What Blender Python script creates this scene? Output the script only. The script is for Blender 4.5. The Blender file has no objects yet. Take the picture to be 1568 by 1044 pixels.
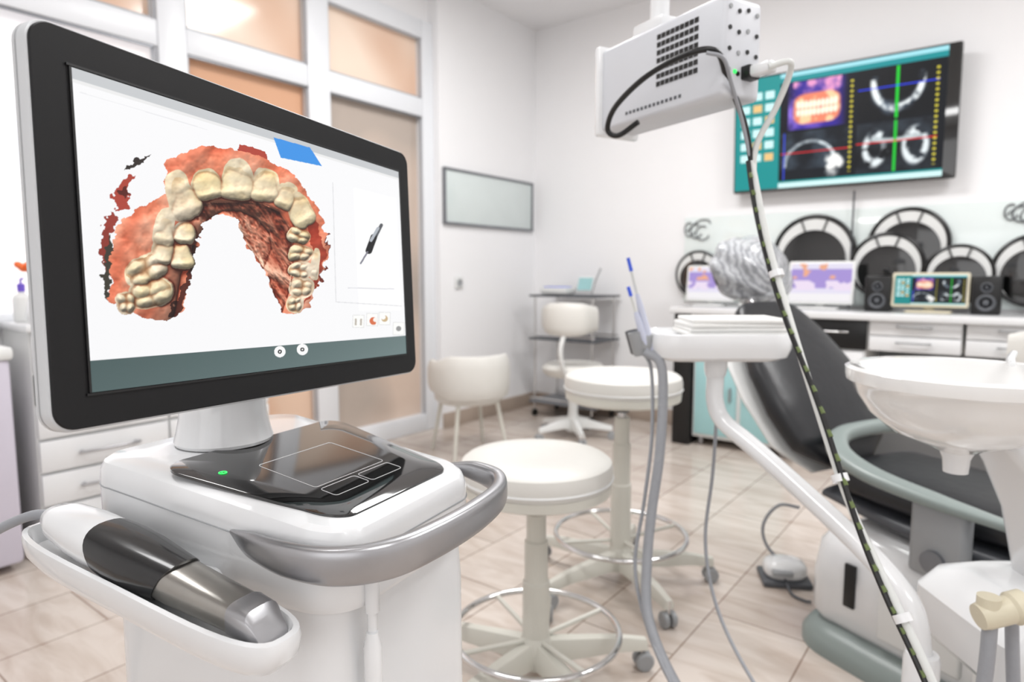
import bpy, bmesh, math, random
import numpy as np
from mathutils import Vector, Matrix
random.seed(4)
R=math.radians
HD=R(37.3)            # heading of the camera relative to the room
CS,SN=math.cos(HD),math.sin(HD)
def G(x,y): return (CS*x-SN*y, SN*x+CS*y)

# ------------------------------------------------------------------ materials
def lin(c):
    return tuple(((v/12.92) if v<=.04045 else ((v+.055)/1.055)**2.4) for v in c)
def M(name,col,rough=.4,metal=0.,emit=0.,coat=0.,var=.04,scale=6.,bump=0.,alpha=1.,trans=0.,spec=.5):
    m=bpy.data.materials.new(name); m.use_nodes=True
    n=m.node_tree.nodes; l=m.node_tree.links; b=n['Principled BSDF']
    c=lin(col)
    tc=n.new('ShaderNodeTexCoord'); nz=n.new('ShaderNodeTexNoise'); nz.inputs['Scale'].default_value=scale
    nz.inputs['Detail'].default_value=3
    l.new(tc.outputs['Object'],nz.inputs['Vector'])
    mx=n.new('ShaderNodeMix'); mx.data_type='RGBA'
    mx.inputs['A'].default_value=(*[v*(1-var) for v in c],1); mx.inputs['B'].default_value=(*[min(1,v*(1+var)) for v in c],1)
    l.new(nz.outputs['Fac'],mx.inputs['Factor']); l.new(mx.outputs['Result'],b.inputs['Base Color'])
    b.inputs['Roughness'].default_value=rough; b.inputs['Metallic'].default_value=metal
    b.inputs['Coat Weight'].default_value=coat; b.inputs['Coat Roughness'].default_value=.06
    b.inputs['Specular IOR Level'].default_value=spec
    b.inputs['Transmission Weight'].default_value=trans; b.inputs['Alpha'].default_value=alpha
    if emit:
        l.new(mx.outputs['Result'],b.inputs['Emission Color']); b.inputs['Emission Strength'].default_value=emit
    if bump:
        bp=n.new('ShaderNodeBump'); bp.inputs['Strength'].default_value=bump; bp.inputs['Distance'].default_value=.01
        l.new(nz.outputs['Fac'],bp.inputs['Height']); l.new(bp.outputs['Normal'],b.inputs['Normal'])
    return m
WALL=M('wall_paint',(.95,.95,.955),.7,var=.01)
CEIL=M('ceiling_paint',(.94,.94,.945),.8,var=.01)
FRAME=M('white_frame',(.90,.91,.925),.35,var=.01)
WHITE=M('white_plastic',(.89,.895,.90),.18,coat=.5,var=.01)
WHITE2=M('soft_white_plastic',(.88,.885,.88),.4,var=.015)
CREAM=M('white_vinyl',(.85,.845,.825),.42,var=.03,scale=14,bump=.05)
CREAMP=M('cream_metal',(.82,.815,.78),.35,var=.02)
BLACK=M('black_plastic',(.04,.04,.045),.35,var=.1)
GLOSSB=M('black_glass',(.03,.03,.032),.05,coat=1.,var=.1)
GRIPM=M('black_grip',(.04,.045,.055),.22,coat=.4,var=.1)
BEZEL=M('bezel_black',(.10,.10,.105),.5,var=.05,spec=.25)
LEATHER=M('black_leather',(.10,.105,.12),.38,var=.12,scale=30,bump=.12)
SILVER=M('brushed_silver',(.66,.66,.67),.32,metal=.9,var=.06,scale=40)
STEEL=M('wand_steel',(.66,.65,.63),.3,metal=1.,var=.08,scale=60)
CHROME=M('chrome',(.85,.85,.85),.12,metal=1.,var=.02)
GREYP=M('grey_plastic',(.60,.61,.62),.4)
DGREY=M('dark_grey_plastic',(.31,.32,.34),.45)
SAGE=M('sage_grey_plastic',(.53,.57,.56),.35,var=.03)
HOSE=M('grey_hose',(.58,.59,.61),.45,var=.08,scale=80)
HOSEL=M('light_hose',(.83,.84,.83),.4)
LINE=M('white_mark',(.8,.8,.8),.5,emit=.3)
GREEN=M('green_led',(.2,.95,.4),.4,emit=.8)
BLUE=M('blue_plastic',(.25,.38,.85),.35)
LILAC=M('lilac_plastic',(.78,.80,.87),.35)
IVORY=M('ivory_plastic',(.82,.79,.70),.4)
TOWEL=M('white_paper',(.93,.93,.92),.8,bump=.2,scale=40)
TRIM=M('stone_skirting',(.68,.62,.57),.4,var=.1)
TEALG=M('frosted_teal_glass',(.62,.79,.80),.3,var=.12,scale=4)
ORANGE=M('orange_petal',(.93,.45,.22),.5)
STEMG=M('leaf_green',(.3,.5,.25),.6)
GLASSP=M('pale_glass_panel',(.90,.935,.93),.08,coat=.6,var=.03,scale=2)
VIOLET=M('violet_label',(.45,.35,.8),.5)
METG=M('frame_grey',(.5,.51,.53),.35,metal=.5)
GASK=M('window_gasket',(.66,.67,.69),.5)
CERAM=M('ceramic_white',(.91,.91,.905),.1,coat=.8,var=.01)

def lit_pane_mat(name,ca,cb,emit,rough=.12):
    m=bpy.data.materials.new(name); m.use_nodes=True
    n=m.node_tree.nodes; l=m.node_tree.links; b=n['Principled BSDF']
    tc=n.new('ShaderNodeTexCoord'); nz=n.new('ShaderNodeTexNoise'); nz.inputs['Scale'].default_value=1.4; nz.inputs['Detail'].default_value=1
    l.new(tc.outputs['Object'],nz.inputs['Vector'])
    r=n.new('ShaderNodeValToRGB'); r.color_ramp.elements[0].position=.38; r.color_ramp.elements[1].position=.62
    r.color_ramp.elements[0].color=(*lin(ca),1); r.color_ramp.elements[1].color=(*lin(cb),1)
    l.new(nz.outputs['Fac'],r.inputs['Fac']); l.new(r.outputs['Color'],b.inputs['Base Color'])
    l.new(r.outputs['Color'],b.inputs['Emission Color']); b.inputs['Emission Strength'].default_value=emit  # glow put into the pane so it looks lit from behind
    b.inputs['Roughness'].default_value=rough
    return m
PWARM=lit_pane_mat('warm_glass',(.85,.72,.63),(.92,.84,.77),.14)
PLOW=lit_pane_mat('beige_glass',(.70,.65,.61),(.83,.75,.69),.04)
PORNG=lit_pane_mat('amber_glass',(.82,.64,.52),(.87,.75,.66),.08)
PDAY=lit_pane_mat('daylight_glass',(.91,.92,.95),(1,.97,.96),.4)

def floor_mat():
    m=bpy.data.materials.new('stone_tile_floor'); m.use_nodes=True
    n=m.node_tree.nodes; l=m.node_tree.links; b=n['Principled BSDF']
    tc=n.new('ShaderNodeTexCoord'); mp=n.new('ShaderNodeMapping'); mp.inputs['Rotation'].default_value=(0,0,R(90)); 
    l.new(tc.outputs['Object'],mp.inputs['Vector'])
    br=n.new('ShaderNodeTexBrick'); br.inputs['Scale'].default_value=1.
    br.inputs['Brick Width'].default_value=.62; br.inputs['Row Height'].default_value=.31
    br.inputs['Mortar Size'].default_value=.003; br.inputs['Mortar Smooth'].default_value=.2
    br.inputs['Color1'].default_value=(*lin((.79,.745,.71)),1); br.inputs['Color2'].default_value=(*lin((.84,.80,.765)),1)
    br.inputs['Mortar'].default_value=(*lin((.60,.53,.48)),1)
    l.new(mp.outputs['Vector'],br.inputs['Vector'])
    mp2=n.new('ShaderNodeMapping'); mp2.inputs['Scale'].default_value=(1.2,5,1); l.new(tc.outputs['Object'],mp2.inputs['Vector'])
    nz=n.new('ShaderNodeTexNoise'); nz.inputs['Scale'].default_value=2.4; nz.inputs['Detail'].default_value=7; nz.inputs['Distortion'].default_value=1.2
    l.new(mp2.outputs['Vector'],nz.inputs['Vector'])
    r=n.new('ShaderNodeValToRGB'); r.color_ramp.elements[0].position=.3; r.color_ramp.elements[0].color=(.72,.65,.60,1)
    r.color_ramp.elements[1].position=.6; r.color_ramp.elements[1].color=(1,1,1,1)
    l.new(nz.outputs['Fac'],r.inputs['Fac'])
    mx=n.new('ShaderNodeMix'); mx.data_type='RGBA'; mx.blend_type='MULTIPLY'; mx.inputs['Factor'].default_value=.75
    l.new(br.outputs['Color'],mx.inputs['A']); l.new(r.outputs['Color'],mx.inputs['B'])
    l.new(mx.outputs['Result'],b.inputs['Base Color']); b.inputs['Roughness'].default_value=.18
    return m
FLOOR=floor_mat()

def attr_mat(name,strength,base=.02):
    m=bpy.data.materials.new(name); m.use_nodes=True
    n=m.node_tree.nodes; l=m.node_tree.links; b=n['Principled BSDF']
    a=n.new('ShaderNodeAttribute'); a.attribute_name='Col'
    b.inputs['Base Color'].default_value=(base,base,base,1)
    l.new(a.outputs['Color'],b.inputs['Emission Color']); b.inputs['Emission Strength'].default_value=strength
    b.inputs['Roughness'].default_value=.4; b.inputs['Specular IOR Level'].default_value=.2
    return m
SCR=attr_mat('display_panel',1.02,.006)
SCRTV=attr_mat('television_panel',1.2,.006)

def plastic_wrap():
    m=bpy.data.materials.new('plastic_film_cover'); m.use_nodes=True
    n=m.node_tree.nodes; l=m.node_tree.links; b=n['Principled BSDF']
    tc=n.new('ShaderNodeTexCoord'); w=n.new('ShaderNodeTexWave'); w.wave_type='RINGS'; w.inputs['Scale'].default_value=14; w.inputs['Distortion'].default_value=5
    w.inputs['Detail'].default_value=4; w.inputs['Detail Scale'].default_value=3
    l.new(tc.outputs['Object'],w.inputs['Vector'])
    r=n.new('ShaderNodeValToRGB'); r.color_ramp.elements[0].position=.1; r.color_ramp.elements[0].color=(*lin((.66,.67,.69)),1)
    r.color_ramp.elements[1].position=.9; r.color_ramp.elements[1].color=(*lin((.86,.87,.89)),1)
    l.new(w.outputs['Fac'],r.inputs['Fac']); l.new(r.outputs['Color'],b.inputs['Base Color'])
    bp=n.new('ShaderNodeBump'); bp.inputs['Strength'].default_value=.3; bp.inputs['Distance'].default_value=.006
    l.new(w.outputs['Fac'],bp.inputs['Height']); l.new(bp.outputs['Normal'],b.inputs['Normal'])
    b.inputs['Roughness'].default_value=.22; b.inputs['Coat Weight'].default_value=.6
    # the film is partly see-through between its folds
    r3=n.new('ShaderNodeValToRGB'); r3.color_ramp.elements[0].position=.15; r3.color_ramp.elements[0].color=(.42,.42,.42,1); r3.color_ramp.elements[1].position=.85; r3.color_ramp.elements[1].color=(.85,.85,.85,1)
    nz=n.new('ShaderNodeTexNoise'); nz.inputs['Scale'].default_value=14; nz.inputs['Detail'].default_value=4; l.new(tc.outputs['Object'],nz.inputs['Vector'])
    l.new(nz.outputs['Fac'],r3.inputs['Fac']); l.new(r3.outputs['Color'],b.inputs['Alpha'])
    return m
WRAP=plastic_wrap()

# ------------------------------------------------------------------ mesh tools
def root(name,loc,rz=0.,rx=0.,parent=None,ry=0.):
    e=bpy.data.objects.new(name,None); e.empty_display_size=.05
    bpy.context.collection.objects.link(e); e.location=loc; e.rotation_euler=(rx,ry,rz)
    if parent: e.parent=parent
    return e
def sroot(name,x,y,z=0,ang=0.):
    gx,gy=G(x,y); return root(name,(gx,gy,z),HD+R(ang))
def fin(name,parent,me,mat,smooth=True,angle=38,loc=None,rot=None):
    if smooth:
        me.polygons.foreach_set('use_smooth',[True]*len(me.polygons))
        try: me.set_sharp_from_angle(angle=R(angle))
        except Exception: pass
    o=bpy.data.objects.new(name,me); bpy.context.collection.objects.link(o)
    if mat: me.materials.append(mat)
    if parent: o.parent=parent
    if loc: o.location=loc
    if rot: o.rotation_euler=rot
    return o
def frombm(name,parent,bm,mat,**k):
    bmesh.ops.recalc_face_normals(bm,faces=bm.faces[:])
    me=bpy.data.meshes.new(name); bm.to_mesh(me); bm.free(); return fin(name,parent,me,mat,**k)
def box(name,parent,c,s,mat,bev=.004,rot=None,seg=2):
    bm=bmesh.new(); bmesh.ops.create_cube(bm,size=1)
    for v in bm.verts: v.co=Vector((v.co.x*s[0],v.co.y*s[1],v.co.z*s[2]))
    if bev: bmesh.ops.bevel(bm,geom=bm.edges[:],offset=min(bev,min(s)*.45),segments=seg,profile=.5,affect='EDGES')
    return frombm(name,parent,bm,mat,loc=c,rot=rot)
def loft(name,parent,secs,mat,cap=True,closed=True,**k):
    bm=bmesh.new(); rings=[[bm.verts.new(p) for p in s] for s in secs]; n=len(secs[0])
    for a,b in zip(rings[:-1],rings[1:]):
        for i in range(n if closed else n-1):
            j=(i+1)%n
            try: bm.faces.new((a[i],a[j],b[j],b[i]))
            except ValueError: pass
    if cap:
        for r in (rings[0],rings[-1]):
            try: bm.faces.new(r)
            except ValueError: pass
    return frombm(name,parent,bm,mat,**k)
def lathe(name,parent,prof,mat,seg=40,c=(0,0,0),rot=None,**k):
    secs=[[(max(r,1e-5)*math.cos(2*math.pi*i/seg),max(r,1e-5)*math.sin(2*math.pi*i/seg),z) for i in range(seg)] for r,z in prof]
    return loft(name,parent,secs,mat,loc=c,rot=rot,**k)
def catmull(P,n=8):
    P=[Vector(p) for p in P]
    if len(P)<3:
        return [P[0].lerp(P[1],i/n) for i in range(n+1)]
    Q=[2*P[0]-P[1]]+P+[2*P[-1]-P[-2]]; out=[]
    for i in range(1,len(Q)-2):
        a,b,c,d=Q[i-1:i+3]
        for k in range(n):
            t=k/n; out.append(.5*((2*b)+(c-a)*t+(2*a-5*b+4*c-d)*t*t+(3*b-a-3*c+d)*t**3))
    out.append(P[-1]); return out
def tube(name,parent,P,r,mat,n=8,seg=12,closed=False,raw=False,**k):
    pts=[Vector(p) for p in P] if raw else catmull(P,n)
    N=len(pts); rr=[r]*N if not isinstance(r,(list,tuple)) else [float(np.interp(i/(N-1),np.linspace(0,1,len(r)),r)) for i in range(N)]
    T=[(pts[min(i+1,N-1)]-pts[max(i-1,0)]).normalized() for i in range(N)]
    u=T[0].orthogonal().normalized(); secs=[]
    for i in range(N):
        u=(u-T[i]*u.dot(T[i])).normalized(); w=T[i].cross(u)
        secs.append([pts[i]+(u*math.cos(2*math.pi*j/seg)+w*math.sin(2*math.pi*j/seg))*rr[i] for j in range(seg)])
    if closed: secs.append(secs[0]); return loft(name,parent,secs,mat,cap=False,**k)
    return loft(name,parent,secs,mat,**k)
def torus(name,parent,c,Rr,r,mat,seg=56,ms=10,rot=None,a0=0,a1=360):
    full=(a1-a0)>=360; N=seg
    secs=[]
    for i in range(N+1):
        a=R(a0+(a1-a0)*i/N)
        secs.append([((Rr+r*math.cos(2*math.pi*j/ms))*math.cos(a),(Rr+r*math.cos(2*math.pi*j/ms))*math.sin(a),r*math.sin(2*math.pi*j/ms)) for j in range(ms)])
    return loft(name,parent,secs,mat,cap=not full,loc=c,rot=rot)
def ribbon(name,parent,P,a,b,mat,n=8,seg=16,p=3.):
    """sweep of a super-elliptic section, half thickness a, half height b"""
    pts=catmull(P,n); N=len(pts); secs=[]
    A=np.interp(np.linspace(0,1,N),np.linspace(0,1,len(a)),a); B=np.interp(np.linspace(0,1,N),np.linspace(0,1,len(b)),b)
    for i in range(N):
        t=(pts[min(i+1,N-1)]-pts[max(i-1,0)]).normalized(); s=t.cross(Vector((0,0,1))).normalized(); up=s.cross(t)
        ring=[]
        for j in range(seg):
            q=2*math.pi*j/seg; cx=math.copysign(abs(math.cos(q))**(2/p),math.cos(q)); cy=math.copysign(abs(math.sin(q))**(2/p),math.sin(q))
            ring.append(pts[i]+s*cx*A[i]+up*cy*B[i])
        secs.append(ring)
    return loft(name,parent,secs,mat)
def rrect(x0,x1,y0,y1,r,k=6):
    out=[]
    for cx,cy,a in ((x1-r,y1-r,0),(x0+r,y1-r,90),(x0+r,y0+r,180),(x1-r,y0+r,270)):
        for i in range(k+1):
            q=R(a+90*i/k); out.append((cx+r*math.cos(q),cy+r*math.sin(q)))
    return out
def prism(name,parent,out,z0,z1,mat,bev=0.,axis='z',seg=2,**k):
    def cv(x,y,z):
        return (x,y,z) if axis=='z' else ((x,z,y) if axis=='y' else (z,x,y))
    bm=bmesh.new(); f=bm.faces.new([bm.verts.new(cv(x,y,z0)) for x,y in out])
    r=bmesh.ops.extrude_face_region(bm,geom=[f]); d=Vector(cv(0,0,z1-z0))
    vs=[v for v in r['geom'] if isinstance(v,bmesh.types.BMVert)]
    for v in vs: v.co+=d
    if bev:
        bm.faces.ensure_lookup_table()
        es=[e for e in bm.edges if any(len(fc.verts)>4 for fc in e.link_faces)]
        if not es: es=bm.edges[:]
        bmesh.ops.bevel(bm,geom=es,offset=bev,segments=seg,profile=.5,affect='EDGES')
    return frombm(name,parent,bm,mat,**k)
def blob(name,parent,c,s,mat,p=2.,seg=32,rot=None,lump=0.):
    """super-ellipsoid"""
    def sp(v,e): return math.copysign(abs(v)**e,v)
    e=2/p; secs=[]
    for i in range(1,seg//2):
        ph=-math.pi/2+math.pi*i/(seg//2); ring=[]
        for j in range(seg):
            th=2*math.pi*j/seg
            x=sp(math.cos(ph),e)*sp(math.cos(th),e); y=sp(math.cos(ph),e)*sp(math.sin(th),e); z=sp(math.sin(ph),e)
            q=1+lump*math.sin(5*th+3*ph)*math.cos(ph)*math.sin(4*ph+th)
            ring.append((x*s[0]*q,y*s[1]*q,z*s[2]*q))
        secs.append(ring)
    return loft(name,parent,secs,mat,loc=c,rot=rot,angle=60)

# -------------------------------------------------- painted flat displays
def raster(name,parent,w,h,nx,ny,fn,loc=(0,0,0),rot=None,mat=None):
    u=np.linspace(0,1,nx); v=np.linspace(0,1,ny); U,V=np.meshgrid(u,v)
    rgb=np.clip(fn(U,V),0,1)
    rgb=np.where(rgb<=.04045,rgb/12.92,((rgb+.055)/1.055)**2.4)
    co=np.stack([(U-.5)*w,np.zeros_like(U),(V-.5)*h],-1).reshape(-1,3).astype(np.float32)
    i=np.arange(nx*ny).reshape(ny,nx); q=np.stack([i[:-1,:-1],i[:-1,1:],i[1:,1:],i[1:,:-1]],-1).reshape(-1,4).astype(np.int32)
    me=bpy.data.meshes.new(name); me.vertices.add(len(co)); me.vertices.foreach_set('co',co.ravel())
    me.loops.add(q.size); me.loops.foreach_set('vertex_index',q.ravel())
    me.polygons.add(len(q)); me.polygons.foreach_set('loop_start',np.arange(0,q.size,4,dtype=np.int32))
    me.update(calc_edges=True); me.validate()
    ca=me.color_attributes.new('Col','FLOAT_COLOR','POINT')
    c4=np.concatenate([rgb.reshape(-1,3),np.ones((nx*ny,1))],1).astype(np.float32)
    ca.data.foreach_set('color',c4.ravel())
    return fin(name,parent,me,mat or SCR,smooth=False,loc=loc,rot=rot)
def homog(src,dst):
    A=[];B=[]
    for (u,v),(x,y) in zip(src,dst):
        A.append([u,v,1,0,0,0,-x*u,-x*v]);B.append(x); A.append([0,0,0,u,v,1,-y*u,-y*v]);B.append(y)
    return np.append(np.linalg.solve(np.array(A,float),np.array(B,float)),1)
def inpoly(X,Y,P):
    ins=np.zeros(X.shape,bool); n=len(P)
    for i in range(n):
        x1,y1=P[i]; x2,y2=P[(i+1)%n]
        if y1==y2: continue
        c=((y1>Y)!=(y2>Y))&(X<(x2-x1)*(Y-y1)/(y2-y1)+x1); ins^=c
    return ins
rs=np.random.RandomState(3)
def noise(X,Y,s,oct=4,fall=.5):
    """value noise"""
    out=np.zeros(X.shape);amp=1.
    for o in range(oct):
        g=rs.rand(97,97); f=(2**o)/s; a=rs.rand()*6.28
        x=(X*math.cos(a)+Y*math.sin(a))*f+500; y=(-X*math.sin(a)+Y*math.cos(a))*f+500
        xi=np.floor(x).astype(int); yi=np.floor(y).astype(int); fx=x-xi; fy=y-yi
        fx=fx*fx*(3-2*fx); fy=fy*fy*(3-2*fy)
        g00=g[yi%97,xi%97];g10=g[yi%97,(xi+1)%97];g01=g[(yi+1)%97,xi%97];g11=g[(yi+1)%97,(xi+1)%97]
        out+=amp*((g00*(1-fx)+g10*fx)*(1-fy)+(g01*(1-fx)+g11*fx)*fy-.5)*2; amp*=fall
    return out
def blur(A,s):
    r=int(3*s); k=np.exp(-np.arange(-r,r+1)**2/(2*s*s)); k/=k.sum()
    P=np.pad(A,r,mode='edge')
    P=sum(k[i]*P[i:i+A.shape[0],:] for i in range(2*r+1))
    return sum(k[i]*P[:,i:i+A.shape[1]] for i in range(2*r+1))
def seg_d(X,Y,a,b):
    dx,dy=b[0]-a[0],b[1]-a[1]; t=np.clip(((X-a[0])*dx+(Y-a[1])*dy)/(dx*dx+dy*dy+1e-9),0,1)
    return np.hypot(X-a[0]-t*dx,Y-a[1]-t*dy)
def put(C,mask,col,a=1.):
    m=(mask.astype(float)*a)[...,None]; return C*(1-m)+np.array(col)*m

def scan_image(U,V):
    Hh=homog([(0,1),(1,1),(1,0),(0,0)],[(115,112),(612,255),(632,535),(160,603)])
    w=Hh[6]*U+Hh[7]*V+1; X=(Hh[0]*U+Hh[1]*V+Hh[2])/w; Y=(Hh[3]*U+Hh[4]*V+Hh[5])/w
    C=np.ones(U.shape+(3,))*np.array([.965,.965,.97])
    C=put(C,V>.965,(.78,.79,.80)); C=put(C,(V>.955)&(V<=.965),(.92,.92,.92))
    C=put(C,(U>.77)&(U<.98)&(V<.85)&(V>.24),(.985,.985,.985))
    for a,b in (((512,275),(522,458)),((522,458),(622,462))): C=put(C,seg_d(X,Y,a,b)<.7,(.88,.88,.89))
    C=put(C,seg_d(X,Y,(540,436),(610,436))<.8,(.86,.86,.88)); C=put(C,seg_d(X,Y,(130,150),(320,200))<.6,(.91,.91,.92))
    C=put(C,inpoly(X,Y,[(420,208),(476,222),(495,250),(432,239)]),(.25,.58,.90))
    C=put(C,seg_d(X,Y,(588,338),(577,362))<2.6,(.35,.36,.38)); C=put(C,seg_d(X,Y,(577,357),(570,378))<5.2,(.12,.12,.13))
    C=put(C,seg_d(X,Y,(568,380),(558,398))<1.3,(.5,.5,.55)); C=put(C,seg_d(X,Y,(583,343),(573,362))<2.2,(.7,.72,.75))
    for tx,ty in ((557,487),(578,484),(597,482),(619,497)):
        C=put(C,(abs(X-tx)<9)&(abs(Y-ty)<10),(.88,.88,.88)); C=put(C,(abs(X-tx)<8)&(abs(Y-ty)<9),(.98,.98,.97))
    C=put(C,(np.hypot(X-580,Y-486)<6)&(X<584),(.85,.45,.3)); C=put(C,np.hypot(X-583,Y-484)<3.5,(.97,.95,.93))
    C=put(C,(np.hypot(X-597,Y-482)<5)&(np.hypot(X-595,Y-480)>3.5),(.8,.7,.55)); C=put(C,np.hypot(X-619,Y-497)<4,(.6,.6,.6))
    for xx in (553,561): C=put(C,(abs(X-xx)<1.5)&(abs(Y-488)<5),(.75,.72,.68))
    # ---- dental arch
    n0=noise(X,Y,45,3); n1=noise(X,Y,24,2); n2=noise(X,Y,9,3); n3=noise(X,Y,7,2); n4=noise(X,Y,14,3)
    Xj=X+n2*4.0+n3*1.2; Yj=Y+n1*3.0+n3*1.6
    arch=[(215,462),(222,405),(245,350),(275,290),(325,258),(385,255),(440,280),(480,325),(490,385),(470,440),(458,468)]
    out=[(180,466),(187,435),(180,400),(190,352),(215,330),(262,298),(258,250),(298,230),(340,226),(372,232),(405,240),(450,262),(480,295),(497,330),(508,385),(490,440),(480,470),(458,480),(440,476),(430,455),(417,420),(400,392),(378,362),(366,333),(350,327),(332,330),(318,346),(308,380),(300,440),(290,480),(270,494),(238,490)]
    gum=inpoly(Xj,Yj,out)
    flaps=[([(198,268),(212,250),(235,240),(226,250),(212,262)],(.20,.17,.16)),([(180,308),(200,282),(214,272),(205,300),(210,324),(190,330)],(.68,.27,.22)),([(192,300),(206,290),(203,312)],(.35,.13,.11)),
           ([(168,350),(186,330),(192,345),(184,362),(170,366)],(.60,.24,.2)),([(170,375),(180,366),(184,400),(184,440),(180,468),(172,440)],(.24,.23,.20)),
           ([(472,300),(492,318),(509,380),(498,425),(486,430),(492,370),(484,330)],(.42,.16,.12)),([(366,221),(408,230),(412,248),(372,238)],(.70,.27,.22)),([(168,360),(178,352),(172,420)],(.55,.22,.18))]
    for P,c in flaps: C=put(C,inpoly(Xj+n3*2,Yj,P),c)
    d=np.full(X.shape,1e9)
    for a,b in zip(arch[:-1],arch[1:]): d=np.minimum(d,seg_d(X,Y,a,b))
    H=np.sqrt(np.clip(1-(d/66)**2,0,1))*40+n1*2.4+n0*4.+n4*1.1
    k0=n0*.45+n1*.25+n4*.2
    base=np.stack([.95+.03*k0,.60+.15*k0,.47+.17*k0],-1)
    red=np.exp(-((d-30)/13.)**2)[...,None]
    base=base*(1-red*.5)+np.array([.80,.33,.21])*red*.5
    pal=inpoly(X,Y,[(366,333),(345,322),(322,342),(300,335),(318,312),(400,308),(432,322),(452,350),(455,395),(452,440),(440,480),(430,455),(417,420),(400,392),(378,365)])
    fold=noise(X*.75-Y*.55,(Y+X*.6)*.32,11,4,.6)
    palc=np.stack([.87+.08*fold,.57+.16*fold,.46+.16*fold],-1)
    dk=np.exp(-((X-408)/44)**2-((Y-318)/15)**2)[...,None]+.8*np.exp(-((X-434)/14)**2-((Y-365)/45)**2)[...,None]+.5*np.exp(-((X-330)/22)**2-((Y-322)/12)**2)[...,None]
    palc=palc*(1-np.clip(dk,0,1)*np.array([.38,.56,.62]))
    base=np.where(pal[...,None],palc,base)
    H=H-blur(pal.astype(float),4)*11+pal*fold*7.
    rim=inpoly(Xj,Yj,[(472,318),(486,320),(505,385),(490,440),(472,472),(489,400)])
    base=np.where(rim[...,None],base*np.array([.72,.42,.36]),base)
    lowrim=inpoly(Xj,Yj,[(284,490),(304,430),(309,380),(302,380),(291,440),(270,488)])
    base=np.where(lowrim[...,None],np.array([.36,.16,.12]),base)
    # cx cy rx ry angle kind
    teeth=[(284,303,23,40,-20,0),(322,282,22,26,-14,0),(368,274,26,31,2,0),(411,281,22,27,8,0),(441,297,16,21,20,0),(463,318,18,27,-28,0),
           (262,352,17,30,8,0),(292,359,15,17,0,0),(258,388,17,22,8,0),(288,393,16,19,-12,0),
           (236,416,34,23,-24,1),(244,452,34,23,-14,1),(208,468,15,18,-10,1),
           (463,357,17,14,25,1),(466,386,18,14,15,1),(467,412,19,14,10,1),(470,439,19,17,5,1),(461,464,15,13,0,1),(489,402,7,25,0,0)]
    tm=np.zeros(X.shape); root_=np.zeros(X.shape); groove=np.zeros(X.shape)
    wx=X+n1*2.6+n2*.6; wy=Y+n0*2.6+n2*1.0
    for i,(cx,cy,rx,ry,an,kd) in enumerate(teeth):
        a=R(an); x=(wx-cx)*math.cos(a)+(wy-cy)*math.sin(a); y=-(wx-cx)*math.sin(a)+(wy-cy)*math.cos(a)
        tw=1+.20*(y/ry) if kd==0 else 1.
        pw=3.0 if kd==0 else 2.6
        q=np.abs(x/(rx*tw))**pw+np.abs(y/ry)**pw
        b=np.clip(1-q,0,1)**.5
        if kd:
            g=0
            for j,(sx,sy,am) in enumerate(((-.48,-.44,1),(.46,-.38,.8),(-.38,.46,.85),(.48,.42,1.))):
                sx+=.10*math.sin(i*3.1+j*2); sy+=.10*math.cos(i*2.3+j)
                g=np.maximum(g,am*np.exp(-(((x/rx-sx)/.44)**2+((y/ry-sy)/.44)**2)))
            h=30+b*(11+13*g)+n4*.8
            gm=(b>.5)*np.clip(.50-g,0,1)*2.0
        else:
            h=30+b*14+(y/ry)*6*(b>0)+3.2*np.exp(-((y/ry-.60)/.2)**2)*b-1.8*np.exp(-((y/ry-.15)/.35)**2)*b+n4*.7; gm=.25*b*np.clip(y/ry-.62,0,1)*2
        sel=(b>.03)&(h>=H-3); H=np.where(b>.03,np.maximum(H,h),H)
        tm=np.maximum(tm,np.clip(b*3.,0,1)); root_=np.where(sel,np.clip(-y/ry,0,1) if kd==0 else 0,root_); groove=np.where(sel,gm,groove)
    H=blur(H,1.1)
    ivory=np.stack([.94+.03*n1,.87+.04*n1,.725+.06*n1+.03*n0],-1)
    ivory=ivory*(1-.14*root_[...,None]*np.array([.3,.8,1.5]))
    ivory=ivory*(1-np.clip(groove,0,1)[...,None]*np.array([.24,.40,.54]))
    col=base*(1-tm[...,None])+ivory*tm[...,None]
    gy,gx=np.gradient(H); sc=.95
    nxn=-gx*sc; nyn=-gy*sc; nz=1/np.sqrt(nxn**2+nyn**2+1)
    L=np.array([-.25,.62,.74]); L/=np.linalg.norm(L)
    sh=(nxn*L[0]+nyn*L[1]+L[2])*nz
    m=gum|(tm>.5)
    ao=np.clip((blur(H,7)-H)/9.,0,1)+.8*np.clip((blur(H,2.5)-H)/2.6,0,1)
    lit=np.clip(.40+.72*np.clip(sh,0,1),0,1.10)[...,None]*col
    lit=lit*(1-np.clip(ao,0,1)[...,None]*np.array([.46,.68,.76]))
    spec=np.clip((nxn*-.1+nyn*.35+.93)*nz,0,1)**60
    lit=lit+spec[...,None]*.06
    C=np.where(m[...,None],lit,C)
    bar=np.stack([.30+.12*U,.37+.12*U,.37+.12*U],-1)+.25*(.1-V[...,None])
    C=np.where((V<.1)[...,None],bar,C)
    for bx,by in ((439,536),(473,532)):
        C=put(C,np.hypot(X-bx,Y-by)<8.6,(.97,.97,.97)); C=put(C,(np.hypot(X-bx,Y-by)<3.2)&(np.hypot(X-bx,Y-by)>1.2),(.2,.2,.2))
    return C

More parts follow.
